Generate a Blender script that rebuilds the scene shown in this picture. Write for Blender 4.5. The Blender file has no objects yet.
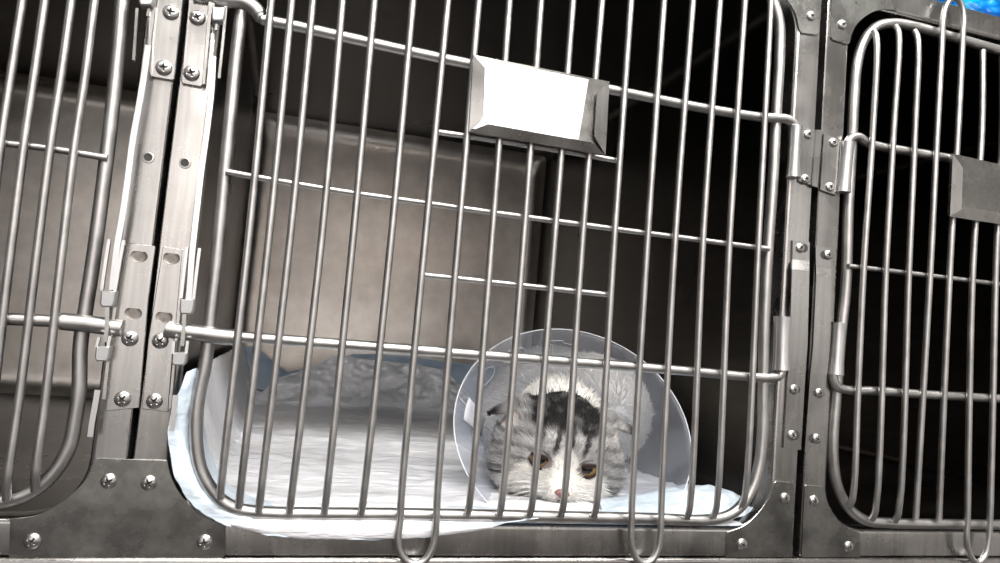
import bpy, bmesh, math, random
from mathutils import Vector, Matrix, noise
random.seed(7)
C = bpy.context.scene.collection
S = bpy.context.scene
PI = math.pi

# ------------------------------------------------------------------ camera
F, YAW, PITCH, ROLL = 727.15, 0.27308, 0.076489, 0.085094
D = 0.62                 # distance from lens to the plane of the cage fronts (y = 0)
CZ = 1.42                # lens height above the room floor
fw = Vector((math.sin(YAW)*math.cos(PITCH), math.cos(YAW)*math.cos(PITCH), math.sin(PITCH)))
r0 = Vector((math.cos(YAW), -math.sin(YAW), 0)); u0 = r0.cross(fw)
rt = r0*math.cos(ROLL) + u0*math.sin(ROLL)
up = -r0*math.sin(ROLL) + u0*math.cos(ROLL)
CAM = Vector((0, -D, CZ))
def A(px, py, Y=0.0):
    "point of the plane y=Y that the photograph shows at pixel px,py"
    d = rt*((px-500)/F) - up*((py-281.5)/F) + fw
    return CAM + d*((D+Y)/d.y)
cd = bpy.data.cameras.new('camera'); co = bpy.data.objects.new('camera', cd); C.objects.link(co)
cd.sensor_width = 36; cd.lens = F/1000*36; cd.clip_start = 0.02
m = Matrix((rt, up, -fw)).transposed().to_4x4(); m.translation = CAM
co.matrix_world = m; S.camera = co

# ------------------------------------------------------------------ materials
def new_mat(name):
    m = bpy.data.materials.new(name); m.use_nodes = True
    nt = m.node_tree; b = nt.nodes['Principled BSDF']
    return m, nt, b
def L(nt, a, b): nt.links.new(a, b)
def ramp(nt, fac, stops):
    r = nt.nodes.new('ShaderNodeValToRGB'); e = r.color_ramp.elements
    while len(e) < len(stops): e.new(0.5)
    for i, (p, c) in enumerate(stops): e[i].position = p; e[i].color = (*c, 1) if len(c) == 3 else c
    L(nt, fac, r.inputs[0]); return r.outputs[0]
def mapped(nt, scale):
    tc = nt.nodes.new('ShaderNodeTexCoord'); mp = nt.nodes.new('ShaderNodeMapping')
    mp.inputs['Scale'].default_value = scale; L(nt, tc.outputs['Object'], mp.inputs[0]); return mp.outputs[0]
def noise_n(nt, vec, scale, detail=4, rough=0.55):
    n = nt.nodes.new('ShaderNodeTexNoise'); n.inputs['Scale'].default_value = scale
    n.inputs['Detail'].default_value = detail; n.inputs['Roughness'].default_value = rough
    L(nt, vec, n.inputs['Vector']); return n.outputs['Fac']
def steel(name, c0, c1, r0_, r1_, streak=(1, 1, 1), sc=60, bump=0.02, blot=9):
    m, nt, b = new_mat(name); b.inputs['Metallic'].default_value = 1
    v = mapped(nt, (1, 1, 1)); n1 = noise_n(nt, v, blot, 4)
    v2 = mapped(nt, streak); n2 = noise_n(nt, v2, sc, 3)
    mx = nt.nodes.new('ShaderNodeMix'); mx.data_type = 'RGBA'; mx.blend_type = 'MULTIPLY'; mx.inputs[0].default_value = 1
    L(nt, ramp(nt, n1, [(0.3, c0), (0.7, c1)]), mx.inputs[6]); L(nt, ramp(nt, n2, [(0.3, (.86,)*3), (0.7, (1.06,)*3)]), mx.inputs[7]); L(nt, mx.outputs[2], b.inputs['Base Color'])
    L(nt, ramp(nt, n1, [(0.3, (r0_,)*3), (0.7, (r1_,)*3)]), b.inputs['Roughness'])
    bp = nt.nodes.new('ShaderNodeBump'); bp.inputs['Strength'].default_value = bump*10
    bp.inputs['Distance'].default_value = 0.0006; L(nt, n2, bp.inputs['Height']); L(nt, bp.outputs[0], b.inputs['Normal'])
    return m
M = {}
M['frame'] = steel('brushed_steel', (.36, .352, .34), (.45, .44, .425), .21, .33, (1, 1, .05), 260, .009, 22)
M['frame2'] = steel('gusset_steel', (.30, .30, .286), (.37, .37, .352), .22, .35, (1, 1, 1), 190, .006, 26)
M['inner'] = steel('cage_lining_steel', (.54, .50, .45), (.78, .74, .70), .30, .44, (.3, .05, .3), 90, .006, 7)
M['side'] = steel('shaded_side_lining_steel', (.045, .040, .036), (.075, .068, .060), .26, .36, (.05, .05, 1), 90, .008, 6)  # shade of the cage insides put into the side, floor and ceiling colour
M['rod'] = steel('satin_rod_steel', (.42, .415, .405), (.50, .49, .48), .36, .46, (1, 1, .3), 60, .004, 60)
M['bright'] = steel('bright_strip_steel', (.58, .58, .58), (.64, .64, .64), .30, .40, (1, 1, .1), 120, .01, 20)
M['screw'] = steel('screw_steel', (.44, .43, .42), (.52, .51, .50), .28, .36, (1, 1, 1), 100, .01, 30)
def plain(name, col, rough=.5, metal=0, **kw):
    m, nt, b = new_mat(name)
    v = mapped(nt, (1, 1, 1)); n = noise_n(nt, v, kw.pop('sc', 40), 3)
    L(nt, ramp(nt, n, [(0.25, tuple(x*.93 for x in col)), (0.75, col)]), b.inputs['Base Color'])
    b.inputs['Roughness'].default_value = rough; b.inputs['Metallic'].default_value = metal
    for k, x in kw.items(): b.inputs[k].default_value = x
    return m
M['knockout_shade'] = steel('shaded_recess_steel', (.17, .155, .14), (.28, .26, .24), .4, .55, (1, 1, 1), 200, .01, 90)  # darker colour paints depth and shade into the flat knockout discs
M['shade_grime'] = plain('recess_shade_and_grime', (.03, .028, .025), .8)  # dirt in screw crosses; also painted shade of rivet holes and slot ends
M['card'] = plain('white_card', (.93, .93, .94), .55)
M['clip'] = plain('satin_cast_metal', (.42, .42, .42), .45, .7)
M['dark'] = plain('dark_void', (.012, .012, .012), .9)

# ------------------------------------------------------------------ object helpers
def obj(name, bm, mat, parent=None, smooth=35, label=None):
    me = bpy.data.meshes.new(name); bmesh.ops.recalc_face_normals(bm, faces=bm.faces) if smooth is not None and not getattr(bm, 'keepn', False) else None
    bm.to_mesh(me); bm.free()
    if smooth:
        for p in me.polygons: p.use_smooth = True
        me.set_sharp_from_angle(angle=math.radians(smooth))
    for mm in (mat if isinstance(mat, (list, tuple)) else [mat]): me.materials.append(mm)
    o = bpy.data.objects.new(name, me); C.objects.link(o)
    if parent is not None:
        o.parent = parent; o.matrix_parent_inverse = parent.matrix_basis.inverted()
    if label: o['label'] = label
    return o
def tag(o, label, cat, group=None, kind=None):
    o['label'] = label; o['category'] = cat
    if group: o['group'] = group
    if kind: o['kind'] = kind
    return o
def thing(name, loc, label, cat, group=None):
    o = bpy.data.objects.new(name, None); o.empty_display_size = .05; o.location = loc; C.objects.link(o)
    return tag(o, label, cat, group)
def struct(name, bm, mat):
    o = obj(name, bm, mat, None, None); o['kind'] = 'structure'; return o
def catmull(P, n=6):
    P = [Vector(p) for p in P]
    if len(P) < 3: return P
    out = []
    for i in range(len(P)-1):
        a = P[i-1] if i else P[0]*2-P[1]; b = P[i]; c = P[i+1]; d = P[i+2] if i+2 < len(P) else P[-1]*2-P[-2]
        # centripetal parameters keep the curve free of loops
        t0 = 0; t1 = t0+max((b-a).length, 1e-6)**.5; t2 = t1+max((c-b).length, 1e-6)**.5; t3 = t2+max((d-c).length, 1e-6)**.5
        for k in range(n):
            t = t1+(t2-t1)*k/n
            A1 = a*((t1-t)/(t1-t0))+b*((t-t0)/(t1-t0)); A2 = b*((t2-t)/(t2-t1))+c*((t-t1)/(t2-t1)); A3 = c*((t3-t)/(t3-t2))+d*((t-t2)/(t3-t2))
            B1 = A1*((t2-t)/(t2-t0))+A2*((t-t0)/(t2-t0)); B2 = A2*((t3-t)/(t3-t1))+A3*((t-t1)/(t3-t1))
            out.append(B1*((t2-t)/(t2-t1))+B2*((t-t1)/(t2-t1)))
    out.append(P[-1]); return out
def tube(bm, P, r, seg=12, smooth=6, closed=False):
    P = catmull(P, smooth) if smooth else [Vector(p) for p in P]
    n = len(P); rings = []; N = None
    for i, p in enumerate(P):
        t = (P[(i+1) % n] - P[i-1]) if closed else (P[min(i+1, n-1)]-P[max(i-1, 0)])
        t.normalize()
        if N is None:
            N = Vector((0, -1, 0)); N = (N - t*N.dot(t))
            if N.length < .1: N = Vector((1, 0, 0)) - t*t.x
        else: N = N - t*N.dot(t)
        N.normalize(); B = t.cross(N)
        rr = r[min(i, len(r)-1)] if isinstance(r, list) else r
        rings.append([bm.verts.new(p+(N*math.cos(a)+B*math.sin(a))*rr) for a in (2*PI*k/seg for k in range(seg))])
    for i in range(n if closed else n-1):
        a, b = rings[i], rings[(i+1) % n]
        for k in range(seg): bm.faces.new((a[k], a[(k+1) % seg], b[(k+1) % seg], b[k]))
    if not closed:
        for rg, e, s in ((rings[0], P[0], 1), (rings[-1], P[-1], -1)):
            bm.faces.new(rg)
    return bm
def prism(bm, pts, th, bev=.0004):
    "pts: loop of 3D points all on one y plane (front face); th: depth away from the viewer; small front bevel"
    c = sum(pts, Vector())/len(pts); n = len(pts)
    f = []
    for i, p in enumerate(pts):
        e1 = (p-pts[i-1]).normalized(); e2 = (pts[(i+1) % n]-p).normalized()
        nn = (Vector((-e1.z, 0, e1.x))+Vector((-e2.z, 0, e2.x)))
        nn = nn.normalized() if nn.length > 1e-5 else Vector((0, 0, 0))
        f.append(nn)
    area = sum(pts[i-1].x*pts[i].z-pts[i].x*pts[i-1].z for i in range(n))
    sg = 1 if area > 0 else -1
    l0 = [bm.verts.new(p+f[i]*bev*sg) for i, p in enumerate(pts)]
    l1 = [bm.verts.new(p+Vector((0, bev, 0))) for p in pts]
    l2 = [bm.verts.new(p+Vector((0, th, 0))) for p in pts]
    bm.faces.new(l0); bm.faces.new(list(reversed(l2)))
    for a, b in ((l0, l1), (l1, l2)):
        for i in range(n): bm.faces.new((a[i-1], a[i], b[i], b[i-1]))
    return bm
def px(poly, Y): return [A(x, y, Y) for x, y in poly]
def box(bm, x0, x1, y0, y1, z0, z1):
    r = bmesh.ops.create_cube(bm, size=1)
    for v in r['verts']: v.co = Vector((x0 if v.co.x < 0 else x1, y0 if v.co.y < 0 else y1, z0 if v.co.z < 0 else z1))
    return r['verts']
def bbox(bm, x0, x1, y0, y1, z0, z1, bev=.002, seg=2):
    vs = box(bm, x0, x1, y0, y1, z0, z1)
    es = {e for v in vs for e in v.link_edges}
    bmesh.ops.bevel(bm, geom=list(es), offset=bev, segments=seg, affect='EDGES', profile=.5)
def rrect(x0, x1, z0, z1, r, Y, n=10):
    r = max(r, 1e-4); out = []
    for cx, cz, a0 in ((x1-r, z1-r, 0), (x0+r, z1-r, 90), (x0+r, z0+r, 180), (x1-r, z0+r, 270)):
        for k in range(n+1):
            a = math.radians(a0+90*k/n); out.append(Vector((cx+r*math.cos(a), Y, cz+r*math.sin(a))))
    return out
def loft(bm, loops, cap0=False, cap1=False, closed=True):
    R = [[bm.verts.new(p) for p in l] for l in loops]
    for a, b in zip(R, R[1:]):
        n = len(a)
        for i in range(0 if closed else 1, n):
            try: bm.faces.new((a[i-1], a[i], b[i], b[i-1]))
            except ValueError: pass
    if cap0: bm.faces.new(R[0])
    if cap1: bm.faces.new(R[-1])
    return R

# ------------------------------------------------------------------ screws
def screw_mesh():
    bm = bmesh.new(); NR, NS = 14, 48; R = 1.0; H = .52
    def h(x, y):
        r = math.hypot(x, y); z = H*math.sqrt(max(0, 1-(r/R)**2*.93))*1.0
        for a, b in ((x, y), (y, x)):
            w = .13*(1-.45*abs(b)/.5)
            if abs(a) < w and abs(b) < .52: z -= .3*(1-(abs(b)/.56)**2); return z, True
        return z, False
    c = bm.verts.new((0, 0, h(0, 0)[0])); prev = None
    for i in range(1, NR+1):
        r = R*i/NR; ring = []
        for k in range(NS):
            a = 2*PI*k/NS; x, y = r*math.cos(a), r*math.sin(a); ring.append(bm.verts.new((x, y, h(x, y)[0])))
        for k in range(NS):
            f = bm.faces.new((c, ring[k-1], ring[k]) if prev is None else (prev[k-1], ring[k-1], ring[k], prev[k]))
            m_ = f.calc_center_median()
            if h(m_.x, m_.y)[1]: f.material_index = 1
        prev = ring
    base = [bm.verts.new((v.co.x, v.co.y, -.1)) for v in prev]
    for k in range(NS): bm.faces.new((prev[k-1], base[k-1], base[k], prev[k]))
    bmesh.ops.recalc_face_normals(bm, faces=bm.faces)
    me = bpy.data.meshes.new('screw'); bm.to_mesh(me); bm.free()
    for p in me.polygons: p.use_smooth = True
    me.set_sharp_from_angle(angle=math.radians(38))
    me.materials.append(M['screw']); me.materials.append(M['shade_grime']); return me
SCREW = screw_mesh()
def screw(x, y, Y, parent, r=.0052):
    o = bpy.data.objects.new('screw', SCREW); C.objects.link(o); p = A(x, y, Y)
    o.parent = parent
    m_ = Matrix.Translation(p) @ Matrix.Rotation(PI/2, 4, 'X') @ Matrix.Rotation(random.uniform(0, PI), 4, 'Z') @ Matrix.Diagonal((r, r, r, 1))
    o.matrix_parent_inverse = (parent_world(parent)).inverted(); o.matrix_basis = m_
    return o
def parent_world(o):
    m_ = o.matrix_basis.copy(); q = o
    while q.parent is not None:
        m_ = q.parent.matrix_basis @ q.matrix_parent_inverse @ m_ if False else (parent_world(q.parent) @ q.matrix_parent_inverse @ q.matrix_basis); return m_
    return m_

# ------------------------------------------------------------------ dimensions of the cage row
XG1 = A(157, 250).x - .0             # gap between left and centre cage
gl = lambda y: None
X_L1 = A(155.5, 250).x - .0022; X_C0 = A(155.5, 250).x + .0022
X_C1 = A(810.2, 290).x - .004;  X_R0 = A(810.2, 290).x + .004
W = X_C1 - X_C0
Z_BOT = A(550, 556).z
Z_SILL = A(560, 525).z
Z_TOPIN = A(945, 25.5).z          # underside of the top rail
Z_TOP = A(970, 8.5).z
DEP = .88
POSTL = A(185, 330).x - X_C0      # latch-side post width
POSTR = X_C1 - A(784, 260).x      # hinge-side post width

def cage(loc_x0, loc_x1, pl, pr, label, zc):
    t = thing('cage', ((loc_x0+loc_x1)/2, DEP/2, Z_BOT), label, 'animal cage', None)
    ix0, ix1, iz0, iz1 = loc_x0+pl, loc_x1-pr, Z_SILL, Z_TOPIN
    bm = bmesh.new()
    loops = []
    loops.append(rrect(loc_x0, loc_x1, Z_BOT, Z_TOP, .0015, .03))
    loops.append(rrect(loc_x0, loc_x1, Z_BOT, Z_TOP, .0015, .001))
    loops.append(rrect(loc_x0+.001, loc_x1-.001, Z_BOT+.001, Z_TOP-.001, .0015, 0))
    e = .0045
    for k in range(6):
        a = PI/2*k/5; q = e*(1-math.sin(a)); loops.append(rrect(ix0-q, ix1+q, iz0-q, iz1+q, .045, e*(1-math.cos(a))))
    loops.append(rrect(ix0, ix1, iz0, iz1, .045, .018))
    loops.append(rrect(ix0-.004, ix1+.004, iz0-.006, iz1+.004, .03, .022))
    loft(bm, loops); obj('face_frame', bm, M['frame'], t)
    # folded lining: floor, sides, ceiling and stamped back in one coved sheet
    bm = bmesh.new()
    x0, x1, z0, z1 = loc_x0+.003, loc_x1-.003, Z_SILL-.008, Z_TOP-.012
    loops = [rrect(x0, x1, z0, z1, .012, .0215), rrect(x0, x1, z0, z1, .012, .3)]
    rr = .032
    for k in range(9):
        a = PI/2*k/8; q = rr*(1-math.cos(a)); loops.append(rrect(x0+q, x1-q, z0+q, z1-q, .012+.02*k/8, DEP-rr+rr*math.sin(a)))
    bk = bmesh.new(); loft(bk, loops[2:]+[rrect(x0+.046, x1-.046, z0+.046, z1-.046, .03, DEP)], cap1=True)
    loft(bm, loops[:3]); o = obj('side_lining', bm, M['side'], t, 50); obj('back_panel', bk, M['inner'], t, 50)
    # outer casing
    bm = bmesh.new()
    loops = [rrect(loc_x0+.0005, loc_x1-.0005, Z_BOT+.0005, Z_TOP-.0005, .002, .03), rrect(loc_x0+.0005, loc_x1-.0005, Z_BOT+.0005, Z_TOP-.0005, .002, DEP+.012)]
    loft(bm, loops, cap1=True); obj('casing', bm, M['frame'], t)
    return t
T_L = cage(X_L1-W, X_L1, POSTR, POSTL, 'empty steel cage on the left, cut off by the edge of the photo', 0)
T_C = cage(X_C0, X_C1, POSTL, POSTR, 'large stainless steel cage in the middle holding the cat and its bedding', 0)
T_R = cage(X_R0, X_R0+W, POSTR, POSTL, 'empty steel cage with shaded inside on the right with an empty card holder', 0)

def part_prism(name, poly, Y, th, mat, parent, label=None, bev=.0004):
    bm = bmesh.new(); prism(bm, px(poly, Y), th, bev)
    o = obj(name, bm, mat, None, 30)
    o.parent = parent; o.matrix_parent_inverse = parent_world(parent).inverted()
    if label: o['label'] = label
    return o
def sub(o, parent):
    o.parent = parent; o.matrix_parent_inverse = parent_world(parent).inverted(); return o

def smooth_poly(pts, n=5): return [(v.x, v.y) for v in catmull([Vector((x, y, 0)) for x, y in pts], n)]
# ---------------- gusset plates
GY = -.0016
g1 = [(222, 558), (225, 556), (226, 552)]+smooth_poly([(225.6, 526), (197, 511.6), (180, 493), (171, 475.4), (167.5, 461.5)])+[(166, 460.2), (95.5, 458.2)]+smooth_poly([(93.5, 460), (87, 477), (72.5, 493), (55, 506), (35, 515.4), (10, 519)])+[(8.7, 558)]
P = part_prism('gusset_plate', g1, GY, .0015, M['frame2'], T_C)
for s in ((32.5, 541), (108.8, 481), (148.8, 482.7), (204.5, 542)): screw(*s, GY, P, .0058)
g2 = [(792.7, 563), (794, 486), (792.5, 482.7), (776, 481)]+smooth_poly([(774, 483), (769.5, 496), (759, 511.7), (745, 525), (727.4, 532)])+[(725.5, 563)]
P = part_prism('gusset_plate', [(x, min(y, 557.5)) for x, y in g2], GY, .0015, M['frame2'], T_C)
for s in ((784.8, 498), (742, 544)): screw(*s, GY, P, .0053)
g3 = [(860, 557.5)]+smooth_poly([(860, 533), (849, 529), (837.6, 519), (827.5, 501.5), (824.5, 488)])+[(823, 486.3), (806.5, 485), (805, 487), (801.5, 557.5)]
P = part_prism('gusset_plate', g3, GY, .0015, M['frame2'], T_R)
for s in ((813.8, 500.6), (848.6, 546.5)): screw(*s, GY, P, .0053)
g4 = [(822.5, -22), (819.5, 32), (816.5, 35), (801.5, 33)]+smooth_poly([(799.5, 30), (795, 12.5), (787.5, 1), (775, -10), (760, -17)])+[(762, -38)]
P = part_prism('gusset_plate', g4, GY, .0015, M['frame2'], T_C); screw(811, 16, GY, P, .0053)
g5 = [(897, -3), (897, 11)]+smooth_poly([(890, 9.5), (875, 11), (860, 21), (852.5, 32.6), (850.5, 42)])+[(848, 44.5), (833, 40), (831, 37), (832.8, -22)]
P = part_prism('gusset_plate', g5, GY, .0015, M['frame2'], T_R); screw(842, 24.5, GY, P, .0053)
# rivet nuts (threaded empty holes in the posts)
for (x, y), T in (((148.3, 157.5), T_L), ((185, 163), T_C)):
    bm = bmesh.new(); c = A(x, y, 0); R_ = .0046
    prof = [(R_, 0), (R_*.92, -.0010), (R_*.72, -.0011), (R_*.62, -.0004), (R_*.55, .004)]
    loft(bm, [[c+Vector((r*math.cos(a), y_, r*math.sin(a))) for a in (2*PI*k/28 for k in range(28))] for r, y_ in prof])
    o = obj('rivet_nut', bm, M['screw'], None, 40); sub(o, T)
    bm = bmesh.new(); loft(bm, [[c+Vector((r*math.cos(a), y_, r*math.sin(a))) for a in (2*PI*k/28 for k in range(28))] for r, y_ in ((R_*.66, -.0006), (R_*.3, -.0005))], cap1=True)
    sub(obj('hole', bm, M['shade_grime'], None, 40, label='dark disc painted in for the shaded threaded hole'), o)

# ------------------------------------------------------------------ doors
RP, RT, RB, RX = .0052, .0046, .00315, .0026      # radii: perimeter, thick cross rods, bars, thin cross rods
YP, YT, YB, YX = .001, -.0042, -.0108, -.0052
def rod(name, pts, r, parent, seg=14, sm=6, mat='rod'):
    bm = bmesh.new(); tube(bm, pts, r, seg, sm); return sub(obj(name, bm, M[mat], None, 50), parent)
def interp(tab, y):
    for (y0, x0), (y1, x1) in zip(tab, tab[1:]):
        if y <= y1: return x0+(x1-x0)*(y-y0)/(y1-y0)
    (y0, x0), (y1, x1) = tab[-2:]; return x0+(x1-x0)*(y-y0)/(y1-y0)
Z_DT = A(960, 39, YP).z         # top rod of the doors
def barpts(ctrl, top=True, bottom_bend=True):
    pts = [A(x, y, YB) for x, y in ctrl]
    if top is True:                         # continue the bar beyond the frame up to the door's top rod
        a, b = pts[0], pts[1]; k = (Z_DT+.001-a.z)/(a.z-b.z); e = a+(a-b)*k; e.y = YB
        pts = [e+Vector((0, .005, 0)), e-Vector((0, 0, .012))] + pts
    if bottom_bend:
        l = pts[-1].copy(); pts[-1] = l+Vector((0, .0045, 0)); q = l+(pts[-2]-l).normalized()*.012; pts.insert(-1, q)
    return pts
# --- centre door
DC = rod('door', [A(241, 15, YP), A(236, 57, YP), A(229, 130, YP), A(225, 172, YP), A(216.5, 265, YP), A(211.5, 310, YP), A(206, 360, YP), A(198, 401, YP), A(196, 435, YP), A(200, 467, YP), A(209, 486, YP), A(220, 499, YP), A(236, 508.5, YP), A(262, 512.5, YP), A(310, 513.6, YP), A(400, 514.2, YP), A(550, 516.6, YP), A(650, 518.5, YP), A(705, 520, YP), A(727, 516, YP), A(741, 506, YP), A(752, 488, YP), A(759, 465, YP), A(762.5, 430, YP), A(763, 395, YP), A(764.6, 320, YP), A(768, 250, YP), A(773, 180, YP), A(776.5, 112, YP), A(779.5, 60, YP), A(779.5, 25, YP), A(774, 4, YP), A(764, -14, YP), Vector((A(735, -30, YP).x, YP, Z_DT)), Vector((A(500, -50, YP).x, YP, Z_DT)), Vector((.0, YP, Z_DT)), Vector((-.034, YP, Z_DT-.006)), Vector((-.055, YP, Z_DT-.030)), Vector((-.060, YP, Z_DT-.06)), A(241, 15, YP)], RP, T_C)
top = [271.3, 291.8, 313, 342.5, 374.5, 413, 448, 478.8, 509.5, 541, 573, 602, 631, 664, 693, 720, 745, 771]
mid = [249.5, 269.7, 291, 322.5, 353.8, 392, 426, 459, 492.5, 524.3, 555.2, 583, 614.8, 648, 675.6, 703.5, 730, 759]
bot = [219, 239, 259.5, 290.5, 325.5, 362.7, 401, 437, 469.5, 501.5, 532, 563.5, 596.7, 632, 661.5, 690, 716.8, 744.6]
endy = [499, 508, 513, 514, 514.5, 515, 0, 0, 516, 516.5, 517, 517.5, 518, 0, 0, 519.5, 518, 507]
sides = {}
for i in range(18):
    c = [(top[i], 0), (mid[i], 230)]
    if endy[i]:
        yb = endy[i]; xb = bot[i]+(bot[i]-mid[i])/(505-230)*(yb-505)
        c.append((xb, yb)); rod('bar', barpts(c), RB, DC, 10)
def loop_rod(i, j, b, tp):
    l = barpts([(top[i], 0), (mid[i], 230), (bot[i], 500)], True, False)
    r = barpts([(top[j], 0), (mid[j], 230), (bot[j], 500)], True, False)
    midp = px(b, YB)
    return l + midp + list(reversed(r))
rod('looped_bar', loop_rod(6, 7, [(400.5, 517), (398, 538), (400, 552), (407, 561), (416, 564), (425, 560), (431.5, 550), (435, 535), (436.6, 517)], 0), RB, DC, 10)
rod('looped_bar', loop_rod(13, 14, [(631.5, 519), (631, 540), (633.5, 553), (639, 561), (645.5, 563), (652, 560), (657.5, 550), (660, 537), (661, 519)], 0), RB, DC, 10)
rod('cross_rod', px([(262, 19.5), (300, 27), (370, 42.5), (467.5, 63.5), (560, 80.5), (612.5, 90), (697.5, 107), (760, 117), (778, 118), (788, 119.6), (794.5, 124.5), (796.5, 134)], YT), RT, DC)
rod('cross_rod', px([(240, 337), (300, 341.3), (380, 347.3), (448, 352.4), (560, 361), (650, 368), (714, 373.4), (745, 376.5), (770, 377.6), (779, 375.5), (783, 366)], YT), RT, DC)
rod('cross_rod', px([(226, 171.5), (262, 178), (340, 191), (420, 202.3), (500, 213.5), (611.6, 228.5), (700, 240), (768.8, 249)], YX), RX, DC)
rod('cross_rod', px([(424, 275), (500, 283), (607, 294.5)], YX), RX, DC)
rod('cross_rod', px([(438, 132), (480, 138), (560, 150.5), (617, 160.5)], YX), RX, DC)
# swollen sleeved ends that slide into the latches
rod('latch_rod', px([(166, 328.5), (167.5, 329), (180, 331), (205, 334), (225, 336.5), (240, 337.5), (243, 337.8)], YT), [.0062, .0066]+[.0066]*26+[.0062, .0058, .0050, .0042], DC, 18)
rod('latch_rod', px([(194, -5), (210, -3), (224, 0), (240, 1), (250, 5), (257, 11), (261, 18), (264, 20)], YT), [.0062]*34+[.0055]*3+[.0045], DC, 18)
# --- right door
DR = rod('door', [Vector((X_R0+W-.04, YP, Z_DT-.03)), Vector((X_R0+W-.07, YP, Z_DT)), A(1060, 66, YP), A(1000, 50.5, YP), A(940, 33.5, YP), A(912, 26, YP), A(892, 23.2, YP), A(876, 27, YP), A(864, 41, YP), A(857.5, 62, YP), A(854, 100, YP), A(852.5, 132, YP), A(848.5, 205, YP), A(846, 285, YP), A(840.5, 340, YP), A(836, 400, YP), A(833, 440, YP), A(834, 468, YP), A(838, 488, YP), A(849, 508.5, YP), A(866, 520.5, YP), A(890, 523, YP), A(940, 524, YP), A(1000, 524.7, YP), Vector((X_R0+W-.08, YP, A(1000, 524.7, YP).z)), Vector((X_R0+W-.045, YP, A(1000, 524.7, YP).z+.04)), Vector((X_R0+W-.04, YP, CZ)), Vector((X_R0+W-.04, YP, Z_DT-.03))], RP, T_R)
rtop = [(877, 29), (899, 25), (918, 31), None, None, (986.5, 47.5)]
R3 = [[(877, 29), (872.8, 130), (863.8, 265), (858, 390), (852.3, 508)], [(899, 24.5), (893.6, 130), (886, 265), (874.9, 521)], [(918, 29.5), (914.9, 130), (909, 265), (898, 523)], [(937.2, 130), (930.5, 265), (919.4, 523)], [(958, 130), (950, 265), (942.6, 523)], [(986.5, 47), (981.8, 130), (973, 265)], [(1006, 130), (996, 265)]]
for k in (0, 1, 2):
    p = [A(x, y, YB) for x, y in R3[k]]; q = p[0].copy(); p[0] = q+Vector((0, .0045, 0)); p.insert(1, q-Vector((0, 0, .01)))
    l = p[-1].copy(); p[-1] = l+Vector((0, .0045, 0)); p.insert(-1, l+Vector((0, 0, .01))); rod('bar', p, RB, DR, 10)
lp = px([(919.3, 520), (930.5, 265), (937.2, 130), (941.5, 50), (943, 20), (946, 6), (951, -1), (956, -2), (961, 4), (963.5, 16), (962.5, 40), (958, 130), (950, 265), (942.5, 521)], YB)
for e in (0, -1): lp[e].y += .0045
rod('looped_bar', lp, RB, DR, 10)
l6 = px([(986.5, 49), (981.8, 130), (973, 265), (969, 420), (967.3, 520), (966.5, 538), (969, 553), (977, 563), (984.5, 556), (988.5, 540), (989.8, 520), (993, 400), (996, 265), (1002, 130), (1006, 55)], YB)
for e in (0, -1): l6[e].y += .0045
rod('looped_bar', l6, RB, DR, 10)
zb = A(1000, 524.7, YP).z; xx = A(1018, 300).x
while xx < X_R0+W-.07:
    rod('bar', [Vector((xx, YB+.005, Z_DT)), Vector((xx, YB, Z_DT-.012)), Vector((xx, YB, zb+.012)), Vector((xx, YB+.005, zb))], RB, DR, 10); xx += .033
def ext(pts, Y, x1):  # carry a rod on horizontally past the edge of the photo
    p = px(pts, Y); return p+[Vector((x1, Y, p[-1].z))]
XE = X_R0+W-.042
rod('cross_rod', [A(847.5, 152, YT)]+ext([(848, 142.5), (852, 137.5), (858.5, 137), (867.5, 143), (880, 146.5), (912.5, 152), (950, 158.5), (1000, 169)], YT, XE), RT, DR)
rod('cross_rod', [A(833, 366, YT)]+ext([(833, 377), (837, 386.5), (850, 390.3), (875, 390.8), (925, 394.5), (1000, 398.7)], YT, XE), RT, DR)
rod('cross_rod', ext([(848, 266), (920, 274.5), (1000, 284.5)], YX, XE), RX, DR)
# --- left door (its right-hand part shows)
XLW = X_L1-W+.04; 
DL = rod('door', [Vector((XLW, YP, Z_DT-.03)), Vector((XLW+.03, YP, Z_DT)), Vector((A(118, -90, YP).x-.02, YP, Z_DT)), Vector((A(124, -70, YP).x, YP, Z_DT-.03)), A(122, 0, YP), A(119.5, 37, YP), A(109, 138, YP), A(93, 262, YP), A(85.5, 310, YP), A(80.5, 345, YP), A(79, 392, YP), A(75, 420, YP), A(69.5, 446, YP), A(57, 469, YP), A(39, 487, YP), A(14, 498.5, YP), A(-30, 503, YP), Vector((XLW+.04, YP, A(-30, 503, YP).z)), Vector((XLW, YP, A(-30, 503, YP).z+.04)), Vector((XLW, YP, CZ)), Vector((XLW, YP, Z_DT-.03))], RP*1.02, T_L)
for c in ([(94.5, 0), (84.6, 79), (75, 141), (61, 260), (45, 401), (33, 492)], [(71.5, 0), (60.6, 79), (51, 141), (36, 260), (18.8, 401), (4.5, 501)], [(45, 0), (33.7, 79), (24.5, 141), (9.5, 260), (-7, 401), (-19, 502)], [(22.4, 0), (10.2, 79), (1, 141), (-13, 260), (-32, 401), (-45, 502)]):
    rod('bar', barpts(c), RB, DL, 10)
zb = A(-30, 503, YP).z; xx = A(-3, 0).x-.004
while xx > XLW+.02:
    rod('bar', [Vector((xx, YB+.005, Z_DT)), Vector((xx, YB, Z_DT-.012)), Vector((xx, YB, zb+.012)), Vector((xx, YB+.005, zb))], RB, DL, 10); xx -= .030
def extl(pts, Y, x1): p = px(pts, Y); return [Vector((x1, Y, p[0].z))]+p
rod('cross_rod', extl([(-40, 135), (0, 142.5), (50, 148.5), (107.5, 158)], YX, XLW), RX, DL)
rod('cross_rod', extl([(-40, 315), (0, 318.5), (62, 321.5)], YT, XLW), RT, DL)
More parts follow.
